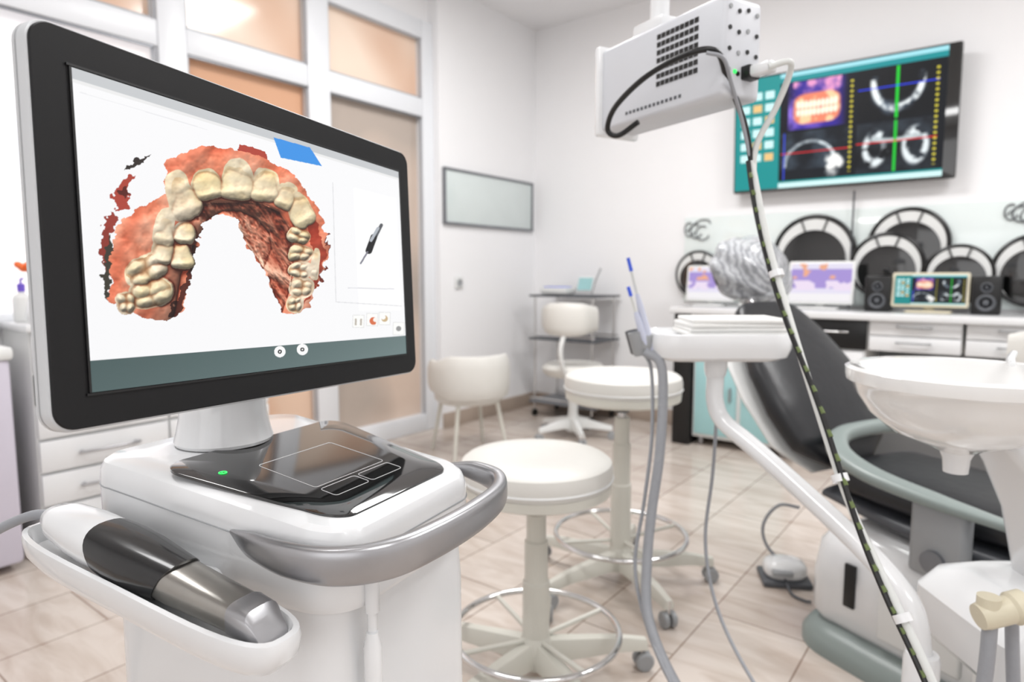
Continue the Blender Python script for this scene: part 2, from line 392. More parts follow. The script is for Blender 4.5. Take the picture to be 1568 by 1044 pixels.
def ct_image(U,V):
    C=np.ones(U.shape+(3,))*np.array([.04,.06,.09])
    C=put(C,V>.92,(.10,.55,.57)); C=put(C,V>.965,(.62,.86,.90)); C=put(C,V<.045,(.80,.93,.93)); C=put(C,U<.24,(.10,.55,.55))
    C=put(C,(V>.045)&(V<.06),(.1,.55,.55))
    for r in range(6):
        for c in range(3): C=put(C,(abs(U-.055-c*.065)<.024)&(abs(V-.84+r*.11)<.034),(.80,.95,.95) if (r*c)%3!=1 else (.9,.75,.5))
    n1=noise(U*60,V*36,5,4); n2=noise(U*60,V*36,2.2,3)
    def pn(x0,x1,y0,y1,col): 
        nonlocal C; m=(U>x0)&(U<x1)&(V>y0)&(V<y1); C=put(C,m,col); return (U-x0)/(x1-x0),(V-y0)/(y1-y0),m
    def soft(m,f,col):
        nonlocal C; f=(np.clip(f,0,1)*m)[...,None]; C=C*(1-f)+np.array(col)*f
    a,b,m=pn(.25,.60,.50,.91,(.05,.04,.10))
    hx=(a-.5)/.42
    soft(m,(abs(hx)<1)*.9*np.clip(1.1-abs(hx)**4,0,1),(.22,.15,.62)); soft(m,(abs(hx)<.95)*np.clip(n1*.8+.1,0,1),(.58,.45,.88))
    soft(m,(b>.72)*(abs(hx)<.8)*np.clip(.5+n2*.7,0,1),(.90,.60,.78))
    jw=np.clip(1.25-((hx/.78)**4+((b-.42)/.32)**4),0,1)*2
    soft(m,jw,(.92,.52,.40)); soft(m,jw*np.clip(.3+n2,0,1),(.98,.80,.62))
    for k in range(10):
        tx=-.62+k*.138
        for yy,hh in ((.50,.085),(.34,.075)):
            soft(m,np.clip(1.4-(((hx-tx)/.062)**2+((b-yy-.03*tx*tx)/hh)**2),0,1)*1.4,(1.,.96,.88))
    soft(m,np.clip(1-abs(b-.425)/.012,0,1)*(abs(hx)<.65)*.6,(.55,.25,.30))
    a,b,m=pn(.62,.97,.50,.91,(.05,.06,.08)); e=np.hypot((a-.5)/.30,(b-.72)/.52)
    soft(m,(b<.86)*np.clip(.55-n1*.3-abs(e-1)*2.,0,1),(.45,.52,.60))
    soft(m,(b<.80)*np.clip(1.6-abs(e-1)/.12,0,1)*np.clip(.7+n2*1.1,0,1),(.95,.97,.97)); C=put(C,m&(abs(a-.5)<.018),(.1,.80,.2)); C=put(C,m&(abs(b-.62)<.011),(.15,.25,.95))
    a,b,m=pn(.25,.60,.07,.48,(.07,.09,.12)); e=np.hypot((a-.42)/.36,(b-.30)/.48)
    soft(m,np.clip(.45+n1*.6,0,1)*.5*(b>.2),(.38,.44,.50)); soft(m,(b>.26)*np.clip(1.5-abs(e-1)/.07,0,1)*np.clip(.8+n2*.6,0,1),(.80,.84,.86))
    soft(m,np.clip(1.4-np.hypot((a-.76)/.12,(b-.33)/.22)-n2*.5,0,1)*1.5,(.97,.97,.96)); C=put(C,m&(abs(b-.56)<.010),(.85,.12,.15)); C=put(C,m&(abs(a-.05)<.008),(.2,.3,.9))
    a,b,m=pn(.62,.97,.07,.48,(.05,.06,.08))
    soft(m,np.clip(.4+n1*.5,0,1)*.5,(.36,.42,.48))
    for s in (-1,1):
        e=np.hypot((a-.5-s*.25)/.17,(b-.48)/.38); soft(m,np.clip(1.3-abs(e-.75)/.26,0,1)*np.clip(.6+n2*1.2,0,1)*1.2,(.88,.91,.92))
    soft(m,np.clip(1.3-abs(b-.62-.5*(a-.5)**2)/.05,0,1)*(abs(a-.5)<.3),(.75,.79,.8))
    C=put(C,m&(abs(a-.5)<.020),(.1,.75,.2)); C=put(C,m&(abs(b-.60)<.011),(.9,.12,.15))
    for x in (.592,.962): C=put(C,(abs(U-x)<.006)&(V>.1)&(V<.88)&(np.sin(V*150)>.2),(.85,.80,.25))
    return C
def photo_image(U,V):
    C=np.ones(U.shape+(3,))*np.array([.90,.88,.95]); n=noise(U*40,V*30,6,3)
    C=put(C,(V>.35)&(V<.85),(.66,.58,.84)); C=put(C,(V>.3)&(V<.55)&(n>0),(.93,.87,.95)); C=put(C,(V>.6)&(n>.35),(.93,.68,.55)); C=put(C,V<.22,(.95,.94,.95))
    return C

# ================================================================== ROOM
XL,XD,YB,XR,YF,HC=-3.24,-3.34,4.57,2.6,-1.7,3.11
box('floor',None,((XL+XR)/2-.1,(YB+YF)/2,-.05),(XR-XL+.5,YB-YF+.3,.1),FLOOR,bev=0)
box('ceiling',None,((XL+XR)/2-.1,(YB+YF)/2,HC+.05),(XR-XL+.5,YB-YF+.3,.1),CEIL,bev=0)
box('wall_back',None,((XL+XR)/2-.1,YB+.06,HC/2),(XR-XL+.5,.12,HC),WALL,bev=0)
box('wall_right',None,(XR+.06,(YB+YF)/2,HC/2),(.12,YB-YF,HC),WALL,bev=0)
box('wall_front',None,((XL+XR)/2-.1,YF-.06,HC/2),(XR-XL+.5,.12,HC),WALL,bev=0)
wl=root('wall_left',(0,0,0))
box('pier',wl,(XL-.13,(3.41+YB)/2,HC/2),(.26,YB-3.41,HC),WALL,bev=0)
box('lintel',wl,(XD-.06,(YF+3.41)/2,(2.84+HC)/2),(.14,3.41-YF,HC-2.84),WALL,bev=0)
box('parapet',wl,(XD-.06,.9,.45),(.14,1.3,.9),WALL,bev=0)
box('pier_near',wl,(XD-.06,(YF+.2)/2,1.42),(.14,.2-YF,2.84),WALL,bev=0)
box('baseboard_left',None,(XL+.008,(3.42+YB)/2,.055),(.016,YB-3.42,.11),TRIM,bev=.003)
box('baseboard_back',None,((XL-1.78)/2,YB-.008,.055),(-1.80-XL,.016,.11),TRIM,bev=.003)
dr=root('door_1',(XD,2.5,0))
def Y_(y): return y-2.5
for nme,y0,y1 in (('jamb_right',3.31,3.41),('mullion',2.39,2.54),('jamb_left',1.55,1.69)):
    box(nme,dr,(0,Y_((y0+y1)/2),1.42),(.10,y1-y0,2.84),FRAME,bev=.008)
for nme,y0,y1 in (('a',2.54,3.31),('b',1.69,2.39)):
    box('head_'+nme,dr,(0,Y_((y0+y1)/2),2.78),(.09,y1-y0,.12),FRAME,bev=.006)
    box('transom_'+nme,dr,(0,Y_((y0+y1)/2),2.26),(.09,y1-y0,.12),FRAME,bev=.006)
    box('sill_'+nme,dr,(0,Y_((y0+y1)/2),.06),(.09,y1-y0,.12),FRAME,bev=.006)
    box('transom_pane_'+nme,dr,(-.02,Y_((y0+y1)/2),2.52),(.01,y1-y0,.40),PWARM,bev=0)
    for zz in (2.325,2.715): box('gasket_%s_%d'%(nme,zz*100),dr,(.03,Y_((y0+y1)/2),zz),(.012,y1-y0,.010),GASK,bev=0)
    box('gasket_top_'+nme,dr,(.03,Y_((y0+y1)/2),2.195),(.012,y1-y0,.010),METG,bev=0)
box('door_pane_a',dr,(-.02,Y_(2.925),1.16),(.01,.77,2.08),PLOW,bev=0)
box('door_pane_b',dr,(-.02,Y_(2.04),1.16),(.01,.70,2.08),PORNG,bev=0)
for y in (3.305,2.545,2.385,1.695): box('gasket_v_%d'%(y*1000),dr,(.03,Y_(y),1.42),(.012,.008,2.6),GASK,bev=0)
tube('door_handle',dr,[(.05,Y_(2.47),.95),(.09,Y_(2.47),.97),(.09,Y_(2.47),1.25),(.05,Y_(2.47),1.27)],.011,SILVER)
wn=root('window_1',(XD,.9,.9))
box('head',wn,(0,0,1.88),(.09,1.3,.12),FRAME,bev=.006); box('transom',wn,(0,0,1.36),(.09,1.3,.12),FRAME,bev=.006)
box('sill',wn,(.0,0,.03),(.10,1.3,.06),FRAME,bev=.01); box('jamb',wn,(0,-.66,.97),(.09,.09,1.94),FRAME,bev=.006)
box('transom_pane',wn,(-.02,0,1.62),(.01,1.28,.4),PWARM,bev=0); box('pane',wn,(-.02,0,.68),(.01,1.28,1.26),PDAY,bev=0)
box('gasket_top',wn,(.03,0,1.425),(.012,1.26,.010),GASK,bev=0); box('gasket_low',wn,(.03,0,1.295),(.012,1.26,.012),METG,bev=0); box('gasket_side',wn,(.03,.642,.95),(.012,.010,1.8),GASK,bev=0)
wb=root('whiteboard',(XL+.012,3.975,1.675))
box('panel',wb,(0,0,0),(.014,1.04,.37),M('whiteboard_surface',(.83,.865,.86),.15,coat=.4),bev=.002)
for z in (-.19,.19): box('rail_%d'%(z>0),wb,(.004,0,z),(.024,1.08,.018),METG,bev=.003)
for y in (-.53,.53): box('stile_%d'%(y>0),wb,(.004,y,0),(.024,.018,.39),METG,bev=.003)
so=root('wall_socket',(XL+.008,3.60,1.06))
box('plate',so,(0,0,0),(.012,.085,.085),WHITE2,bev=.004); lathe('recess',so,[(.0,.004),(.02,.004),(.024,.008),(.026,.008),(.026,0)],GREYP,seg=24,c=(.004,0,0),rot=(0,R(90),0))

# ================================================================== TV
tv=root('wall_television',(-.905,4.44,2.02),0,R(3))
prism('casing',tv,rrect(-.62,.62,-.365,.365,.012),0,.05,GLOSSB,bev=.004,axis='y')
raster('screen',tv,1.165,.70,400,240,ct_image,loc=(-.027,-.006,.002),mat=SCRTV)
box('mount',tv,(0,.075,0),(.4,.05,.3),BLACK)
pcb=root('power_cable',(-.80,4.515,1.3)); tube('cord',pcb,[(0,0,.33),(0,-.005,.15),(0,0,-.0),(0,0,-.388)],.006,DGREY)

# ================================================================== back counter
bc=root('laboratory_counter',(0,0,0))
CX0,CX1=-1.76,1.4; cm=(CX0+CX1)/2
box('worktop',bc,(cm,4.28,.89),(CX1-CX0,.56,.04),WHITE,bev=.006)
box('carcass_left',bc,(-1.69,4.31,.435),(.12,.5,.87),BLACK,bev=.004)
box('fascia',bc,(-1.32,4.30,.745),(.62,.50,.25),WHITE2,bev=.004)
box('glass_cabinet_frame',bc,(-1.32,4.32,.335),(.60,.46,.55),WHITE2,bev=.006)
for i,x in enumerate((-1.47,-1.17)):
    box('glass_door_%d'%i,bc,(x,4.082,.335),(.27,.014,.50),TEALG,bev=.004); box('glass_knob_%d'%i,bc,(x+(.1 if i==0 else -.1),4.065,.36),(.012,.02,.09),SILVER)
for i,x in enumerate((-1.58,-1.06)): box('leg_%d'%i,bc,(x,4.15,.03),(.03,.03,.06),SILVER)
box('black_drawer_box',bc,(-.785,4.31,.79),(.35,.5,.16),WHITE2,bev=.003); box('black_drawer_front',bc,(-.785,4.05,.785),(.335,.02,.165),BLACK,bev=.003)
tube('black_drawer_handle',bc,[(-.85,4.04,.80),(-.85,4.015,.80),(-.72,4.015,.80),(-.72,4.04,.80)],.005,CHROME,n=3)
for i,(x0,x1) in enumerate(((-.61,-.18),(-.17,.26),(.27,.7))):
    box('drawer_box_%d'%i,bc,((x0+x1)/2,4.32,.79),(x1-x0,.5,.16),WHITE2,bev=.003)
    for j,z in enumerate((.83,.745)):
        box('drawer_front_%d_%d'%(i,j),bc,((x0+x1)/2,4.05,z),(x1-x0-.01,.02,.08),WHITE,bev=.003)
        tube('drawer_handle_%d_%d'%(i,j),bc,[((x0+x1)/2-.07,4.04,z+.01),((x0+x1)/2-.07,4.02,z+.01),((x0+x1)/2+.07,4.02,z+.01),((x0+x1)/2+.07,4.04,z+.01)],.004,GREYP,n=3)
box('side_white',bc,(-.80,4.31,.355),(.36,.5,.71),WHITE2,bev=.004); box('side_white_door',bc,(-.80,4.05,.37),(.34,.02,.64),WHITE,bev=.003)
box('end_support',bc,(1.2,4.3,.435),(.35,.5,.87),WHITE2,bev=.004); box('shelf_under',bc,(.2,4.38,.45),(1.66,.3,.02),GREYP)
box('foot_panel',bc,(.2,4.52,.35),(1.66,.04,.7),GREYP)
gp=root('glass_splashback',(-.2,YB-.008,1.225))
box('panel',gp,(0,0,0),(3.4,.010,.60),GLASSP,bev=.002)
def flourish(nm,x,z,s):
    r=root(nm,(x,YB-.024,z))
    for k in range(3):
        pts=[(s*(k*.07-.09+.05*math.cos(q)*(1+.2*k)),0,s*(.07*math.sin(q)-.02*k)) for q in np.linspace(R(60),R(340),12)]
        tube('stroke_%d'%k,r,pts,.004,DGREY,n=3,seg=6)
    tube('stem',r,[(-.12*s,0,-.02*s),(0,0,.08*s),(.10*s,0,.09*s),(.13*s,0,.05*s)],.004,DGREY,seg=6)
flourish('wall_decal',-1.80,1.44,.7); flourish('wall_decal',.03,1.46,.6)
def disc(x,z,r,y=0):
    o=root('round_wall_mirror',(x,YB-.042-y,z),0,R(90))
    lathe('disc',o,[(0,0),(r*.93,0),(r*.93,.010),(0,.012)],WHITE2,seg=56)  # white left showing above the glass paints a crescent of gloss
    torus('rim',o,(0,0,.004),r*.94,r*.065,BLACK,ms=8)
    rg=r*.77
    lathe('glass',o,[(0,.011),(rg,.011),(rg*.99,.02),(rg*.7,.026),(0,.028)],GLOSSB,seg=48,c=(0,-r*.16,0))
    for a in (70,110): box('spoke_%d'%a,o,(r*.76*math.cos(R(a)),r*.76*math.sin(R(a)),.016),(r*.34,.008,.008),BLACK,bev=0,rot=(0,0,R(a)))
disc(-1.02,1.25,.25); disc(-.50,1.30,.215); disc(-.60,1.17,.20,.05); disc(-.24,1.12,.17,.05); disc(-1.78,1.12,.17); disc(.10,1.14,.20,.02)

def screen_on_stand(nm,x,y,w,h,img,rim,tilt=8):
    o=root(nm,(x,y,.912))
    r=root('display_pivot',(0,0,.03),0,R(-tilt),parent=o)
    prism('casing',r,rrect(-w/2,w/2,0,h,.012),0,.02,rim,bev=.003,axis='y')
    raster('screen',r,w-.03,h-.03,90,60,img,loc=(0,-.003,h/2))
    prism('foot',o,rrect(-w*.3,w*.3,-.06,.09,.02),0,.012,rim,bev=.003)
    box('neck',o,(0,.045,.05),(.05,.03,.09),rim,rot=(R(-8),0,0))
screen_on_stand('laptop_display',-1.60,4.27,.33,.24,photo_image,WHITE2)
screen_on_stand('laptop_display',-.92,4.27,.37,.26,photo_image,WHITE2)
screen_on_stand('tablet_computer',-.352,4.20,.36,.19,ct_image,IVORY)
for x in (-.60,-.10):
    o=root('desktop_speaker',(x,4.26,.912))
    box('cabinet',o,(0,0,.10),(.13,.14,.20),BLACK,bev=.01)
    for z,rr in ((.06,.042),(.14,.026)):
        lathe('driver_%d'%(z*100),o,[(rr,0),(rr*1.05,.006),(rr*.9,.008),(rr*.5,-.004),(rr*.25,.004),(0,.005)],DGREY,c=(0,-.07,z),rot=(R(90),0,0),seg=28)
pr=root('printer',(-1.27,4.25,.912)); box('body',pr,(0,0,.035),(.2,.2,.07),WHITE2,bev=.02); box('slot',pr,(0,-.101,.03),(.14,.004,.01),BLACK,bev=0); box('lid',pr,(0,0,.075),(.16,.16,.012),GREYP)

oc=root('office_chair',(.20,3.50,0),R(15))
ribbon('backrest',oc,[(-.2,.0,.80),(-.1,-.05,.80),(0,-.065,.80),(.1,-.05,.80),(.2,0,.80)],[.025]*5,[.07,.11,.12,.11,.07],CREAM)
tube('back_stem',oc,[(0,-.07,.75),(0,-.12,.55),(0,-.02,.44)],.018,CREAMP)
lathe('seat',oc,[(0,.42),(.2,.42),(.22,.44),(.225,.475),(.2,.495),(0,.5)],CREAM,c=(0,.15,0))
def star_base(o,cx,cy,L,mat,n=5,rot0=0,r0=.045,hub=.30,k=1.):
    lathe('hub',o,[(0,.05),(r0,.05),(r0*1.1,.10*k),(r0*.9,.15*k),(.033,.17*k),(.031,hub),(0,hub)],mat,c=(cx,cy,0),seg=28)
    for i in range(n):
        a=R(rot0+360*i/n); ca,sa=math.cos(a),math.sin(a); secs=[]
        for t,w,zt,zb in ((.0,.028,.145*k,.065*k),(.35,.025,.135*k,.075*k),(.75,.020,.105,.067),(1.,.017,.09,.062)):
            x,y=cx+ca*L*t,cy+sa*L*t
            secs.append([(x-sa*w*kk,y+ca*w*kk,zz) for kk,zz in ((1,zb),(1,(zt+zb)/2),(.6,zt),(-.6,zt),(-1,(zt+zb)/2),(-1,zb))])
        loft('leg_%d'%i,o,secs,mat,angle=60)
        x,y=cx+ca*L*.98,cy+sa*L*.98
        tube('caster_stem_%d'%i,o,[(x,y,.09),(x,y,.045)],.008,CHROME,n=2)
        for s in (-1,1):
            lathe('caster_%d_%d'%(i,s),o,[(0,-.009),(.022,-.009),(.0265,-.005),(.0265,.005),(.022,.009),(0,.009)],GREYP,seg=22,c=(x-sa*.014*s,y+ca*.014*s,.0265),rot=(R(90),0,a))
star_base(oc,0,.15,.24,CREAMP,hub=.42)

# ================================================================== stools
def stool(x,y,zs,r,ring_r,ring_z,L,rot0):
    o=sroot('clinic_stool',x,y)
    h=zs
    lathe('cushion',o,[(0,h-.07),(r*.93,h-.07),(r*.985,h-.064),(r,h-.05),(r*1.005,h-.03),(r*.985,h-.012),(r*.93,h-.003),(r*.6,h+.004),(0,h+.005)],CREAM,seg=64)
    lathe('seat_pan',o,[(0,h-.10),(r*.88,h-.10),(r*.98,h-.09),(r*.99,h-.065),(0,h-.065)],CREAMP,seg=64)
    torus('piping',o,(0,0,h-.052),r*1.0,.0035,WHITE2,seg=64)
    tube('gas_spring',o,[(0,0,h-.10),(0,0,.3)],.015,CHROME,n=2,seg=20)
    lathe('collar',o,[(.0,h-.14),(.026,h-.14),(.03,h-.10),(.0,h-.10)],DGREY,seg=24)
    m=h-.16
    lathe('cylinder_cover',o,[(0,.10),(.037,.10),(.037,m*.60),(.032,m*.60+.004),(.032,m*.84),(.027,m*.84+.004),(.027,m),(0,m)],CREAMP,seg=32)
    torus('foot_ring',o,(0,0,ring_z),ring_r,.009,CHROME,seg=72)
    for i in range(4):
        a=R(rot0+20+90*i); tube('ring_spoke_%d'%i,o,[(.03*math.cos(a),.03*math.sin(a),ring_z-.02),(ring_r*.99*math.cos(a),ring_r*.99*math.sin(a),ring_z)],.007,CREAMP,n=2)
    star_base(o,0,0,L,CREAMP,rot0=rot0,hub=.24,k=.85)
    return o
stool(.066,1.71,.638,.203,.227,.145,.32,10)
stool(.395,2.30,.772,.207,.235,.18,.34,0)

ac=sroot('assistant_chair',.42,4.42,0,-20)
lathe('seat',ac,[(0,.44),(.19,.44),(.21,.46),(.215,.49),(.19,.515),(0,.52)],CREAM,seg=48)
tube('gas_spring',ac,[(0,0,.44),(0,0,.2)],.02,CHROME,n=2)
star_base(ac,0,0,.27,WHITE2,rot0=10,hub=.3)
ribbon('backrest',ac,[(-.17,-.10,.83),(-.10,-.2,.83),(0,-.23,.83),(.10,-.2,.83),(.17,-.10,.83)],[.03,.04,.04,.04,.03],[.08,.105,.11,.105,.08],CREAM)
tube('back_stem',ac,[(0,-.22,.76),(-.02,-.26,.62),(0,-.20,.46),(0,-.05,.43)],.016,WHITE2)
tc_=sroot('tub_armchair',-.27,4.05,0,118)
lathe('seat',tc_,[(0,.33),(.19,.33),(.215,.35),(.22,.42),(.19,.45),(0,.455)],CREAM,seg=48)
arc=[(.225*math.cos(R(a)),.225*math.sin(R(a)),.50) for a in np.linspace(45,315,11)]
ribbon('curved_back',tc_,arc,[.02]+[.034]*9+[.02],[.06]+[.10]*2+[.135]*5+[.10]*2+[.06],CREAM,n=5,p=2.5)
for i,(a,b) in enumerate(((-1,-1),(-1,1),(1,-1),(1,1))): tube('leg_%d'%i,tc_,[(a*.13,b*.13,.34),(a*.18,b*.18,.0)],[.014,.010],CREAMP,n=2)

tr=root('equipment_trolley',(-2.70,4.345,0))
for i,z in enumerate((.12,.62,.955)):
    box('shelf_%d'%i,tr,(0,0,z),(.60,.38,.016),DGREY if i else METG,bev=.004)
    if i<2:
        for s in (-1,1): tube('rail_%d_%d'%(i,s),tr,[(-.29,s*.18,z+.03),(.29,s*.18,z+.03)],.006,CHROME,n=2)
for i,(a,b) in enumerate(((-1,-1),(-1,1),(1,-1),(1,1))):
    tube('post_%d'%i,tr,[(a*.26,b*.16,.06),(a*.26,b*.16,.96)],.009,CHROME,n=2)
    lathe('wheel_%d'%i,tr,[(0,-.01),(.028,-.01),(.03,0),(.028,.01),(0,.01)],BLACK,seg=20,c=(a*.26,b*.16,.03),rot=(0,R(90),0))
kb=root('instrument_set',(-2.72,4.30,.965))
box('console',kb,(-.1,0,.03),(.24,.16,.05),WHITE2,bev=.01); box('keys',kb,(-.1,-.01,.057),(.2,.1,.008),BLUE); box('screen',kb,(.12,.05,.08),(.14,.02,.13),WHITE,rot=(R(-20),0,0)); box('screen_face',kb,(.12,.037,.082),(.12,.004,.1),TEALG,bev=0,rot=(R(-20),0,0)); tube('probe',kb,[(.2,.0,.0),(.22,.02,.1),(.26,.03,.2)],.006,GREYP)

# ================================================================== left drawer cabinet
lc=root('drawer_cabinet',(-2.98,.86,0))
LW=1.0
box('carcass',lc,(-.165,LW/2,.47),(.31,LW,.86),WHITE2,bev=.004); box('plinth',lc,(-.17,LW/2,.03),(.28,LW-.04,.06),DGREY)
box('worktop',lc,(-.140,LW/2,.915),(.33,LW+.03,.03),WHITE,bev=.006)
for c in range(2):
    y=LW*(.25+.5*c)
    for i,(z0,z1) in enumerate(((.07,.2),(.205,.335),(.34,.47),(.475,.605),(.61,.735),(.74,.89))):
        box('drawer_%d_%d'%(c,i),lc,(.0,y,(z0+z1)/2),(.02,LW/2-.01,z1-z0-.006),BLACK if i==4 else WHITE,bev=.003)
        if i!=4: tube('handle_%d_%d'%(c,i),lc,[(.01,y-.1,(z0+z1)/2),(.034,y-.1,(z0+z1)/2),(.034,y+.1,(z0+z1)/2),(.01,y+.1,(z0+z1)/2)],.006,SILVER,n=3)
nc=root('medical_waste_bin',(-3.09,.60,0)); box('body',nc,(0,0,.42),(.34,.36,.78),M('lilac_white',(.80,.78,.83),.4),bev=.02); box('lid',nc,(0,0,.83),(.36,.38,.05),WHITE2,bev=.015); box('inlet',nc,(.17,.02,.66),(.02,.2,.14),BLACK,bev=.01); box('pedal',nc,(.19,0,.05),(.08,.12,.02),DGREY)
fl=root('orange_flower_vase',(-2.99,.905,.931)); lathe('vase',fl,[(0,0),(.035,0),(.045,.03),(.035,.09),(.02,.13),(.024,.14),(.018,.14),(0,.13)],WHITE,seg=24)
for i in range(3):
    a=i*2.1; tube('stem_%d'%i,fl,[(0,0,.1),(.012*math.cos(a),.012*math.sin(a),.17),(.035*math.cos(a),.035*math.sin(a),.21)],.003,STEMG)
    for k in range(7): blob('petal_%d_%d'%(i,k),fl,(.035*math.cos(a)+.018*math.cos(k*.9),.035*math.sin(a)+.018*math.sin(k*.9),.215+.006*(k%2)),(.022,.013,.014),ORANGE,seg=12,rot=(0,R(-35),k*.9))
def bottle(x,y,s,cap,body=WHITE2):
    o=root('disinfectant_bottle',(x,y,.931)); lathe('body',o,[(0,0),(.03*s,0),(.032*s,.005),(.032*s,.09*s),(.026*s,.105*s),(.011*s,.115*s),(.011*s,.13*s),(0,.13*s)],body,seg=24)
    lathe('cap',o,[(.013*s,.12*s),(.014*s,.15*s),(0,.155*s)],cap,seg=20)
    tube('pump_spout',o,[(0,0,.15*s),(0,0,.17*s),(.03*s,0,.172*s)],.004,cap,n=3)
bottle(-3.17,.90,1.0,VIOLET); bottle(-2.90,1.02,.9,VIOLET,TEALG); bottle(-3.13,1.06,1.0,BLUE); bottle(-3.05,1.26,1.6,WHITE)
bx=root('glove_box',(-3.10,1.55,.931)); box('carton',bx,(0,0,.06),(.12,.24,.12),LILAC,bev=.003); box('label',bx,(.061,0,.06),(.002,.16,.06),VIOLET,bev=0)

# ================================================================== scanner cart (hero)
gx,gy=G(-.267,.778); CA=R(-27.6)+HD
cart=root('dental_scanner_cart',(gx,gy,0),CA)
def ztop(x): 
    t=min(max((x+.06)/.24,0),1); return .912-.034*t
def outline(x0,x1,hb,hf,r,ins=0.):
    h=hb-ins; pts=rrect(x0+ins,x1-ins,-h,h,max(r-ins,.004),9)
    return [(x,y*(1+(hf/hb-1)*((x-x0)/(x1-x0)))) for x,y in pts]
secs=[]
B=( -.182,.188,.148,.128,.050)
for ins,z in ((.016,.790),(.003,.796),(0,.803)): secs.append([(x,y,z) for x,y in outline(*B,ins=ins)])
for ins,dz in ((0,-.022),(.001,-.012),(.005,-.004),(.012,0)): secs.append([(x,y,ztop(x)+dz) for x,y in outline(*B,ins=ins)])
last=secs[-1]
for s in (.8,.55,.3,.1): secs.append([(x*s,y*s,ztop(x*s)) for x,y,z in last])
loft('top_shell',cart,secs,WHITE,angle=30)
secs=[]
for z,ins in ((.14,.02),(.16,.008),(.5,.005),(.74,.006),(.795,.010)): secs.append([(x,y,z) for x,y in outline(-.175,.182,.140,.134,.045,ins=ins)])
loft('column_body',cart,secs,WHITE)
tube('shoulder_seam',cart,[(x,y,ztop(x)-.030) for x,y in outline(-.1823,.1883,.1483,.1283,.050)],.0008,GREYP,raw=True,closed=True,seg=6)
q=rrect(-.060,.165,-1*.136,.136,.03,8)
po=[(x,y*(1-.28*((x+.06)/.225))) for x,y in q]
def pl(x): return ztop(x)+.0008
secs=[[(x,y,pl(x)-.002) for x,y in po],[(x,y,pl(x)+.0012) for x,y in po],[(.056+(x-.056)*.99,y*.99,pl(x)+.0018) for x,y in po]]
l2=secs[-1]
for s in (.75,.5,.25,.05): secs.append([(.056+(x-.056)*s,y*s,pl(.056+(x-.056)*s)+.0018) for x,y,z in l2])
loft('touch_panel',cart,secs,GLOSSB,angle=30)
def mark(nm,x0,x1,y0,y1,r=.004):
    pts=rrect(x0,x1,y0,y1,r,3); pts.append(pts[0]); tube(nm,cart,[(x,y,pl(x)+.0020) for x,y in pts],.0003,LINE,raw=True,seg=5)
mark('touchpad_outline',.008,.095,-.06,.055); mark('left_button_outline',.101,.124,-.060,-.006); mark('right_button_outline',.101,.124,-.001,.053)
torus('power_led',cart,(0.0,-.100,pl(0)+.0022),.004,.0007,GREEN,seg=20,ms=6); box('power_led_dot',cart,(-.002,-.100,pl(0)+.0022),(.003,.001,.001),GREEN,bev=0)
hp=[(.055,-.136,.864),(.09,-.143,.860),(.14,-.146,.857),(.19,-.135,.856),(.226,-.100,.857),(.240,-.04,.858),(.243,.03,.859),(.236,.09,.861),(.214,.125,.865),(.175,.135,.870),(.14,.128,.872)]
ribbon('handle',cart,hp,[.002,.006,.008,.009,.0095,.0095,.0095,.009,.009,.008,.004],[.002,.012,.0165,.018,.0185,.018,.0175,.016,.015,.012,.005],SILVER,n=8,seg=24,p=3.4)
tube('front_lead',cart,[(.190,-.085,.83),(.192,-.088,.60),(.192,-.088,.30)],.005,WHITE,n=6)
lathe('lead_connector',cart,[(0,0),(.007,0),(.009,.01),(.009,.10),(.006,.115),(0,.116)],WHITE,seg=20,c=(.192,-.088,.655))
lathe('lead_sleeve',cart,[(0,0),(.007,0),(.0075,.03),(.006,.04),(0,.04)],WHITE,seg=20,c=(.191,-.086,.79))
prism('base_plate',cart,outline(-.24,.22,.2,.18,.07),.07,.14,WHITE,bev=.012)
for i,(a,b) in enumerate(((-.19,-.15),(-.19,.15),(.17,-.13),(.17,.13))):
    lathe('castor_%d'%i,cart,[(0,-.012),(.03,-.012),(.035,-.006),(.035,.006),(.03,.012),(0,.012)],DGREY,seg=24,c=(a,b,.035),rot=(R(90),0,0)); box('castor_fork_%d'%i,cart,(a,b,.062),(.03,.034,.02),GREYP)
YC=-.186
def cr_top(x): return .846-.036*(x+.2)/.39
def crad(sx,sy,dz,k=44):
    out=[]
    for i in range(k):
        a=2*math.pi*i/k; c,s=math.cos(a),math.sin(a); p=3.2
        x=-.006+.190*sx*math.copysign(abs(c)**(2/p),c); w=.042-.006*math.sin((x+.2)/.39*math.pi)
        y=YC+w*sy*math.copysign(abs(s)**(2/p),s); out.append((x,y,cr_top(x)+dz))
    return out
cs=[crad(.80,.45,-.036),crad(.93,.78,-.032),crad(.99,.96,-.020),crad(1,1,-.006),crad(.993,.98,0),crad(.965,.86,.001),crad(.945,.78,-.004),crad(.92,.70,-.016),crad(.85,.5,-.022),crad(.4,.2,-.023)]
loft('scanner_cradle',cart,cs,WHITE)
box('cradle_bracket',cart,(-.02,-.148,.806),(.12,.05,.03),WHITE,bev=.01,seg=3)
wd=root('intraoral_scanner_wand',(.011,0,.001),parent=cart)
def wsec(x,ry,rz,zc,p=2.4,k=32,yc=YC,sh=0):
    out=[]
    for i in range(k):
        a=2*math.pi*i/k; c,s=math.cos(a),math.sin(a)
        yy=math.copysign(abs(c)**(2/p),c)*ry*.92; zz=math.copysign(abs(s)**(2/p),s)*rz*.90
        out.append((x+sh*zz,yc+yy,zc+zz))
    return out
def wz(x): return .858-.095*(x+.17)/.34*.5
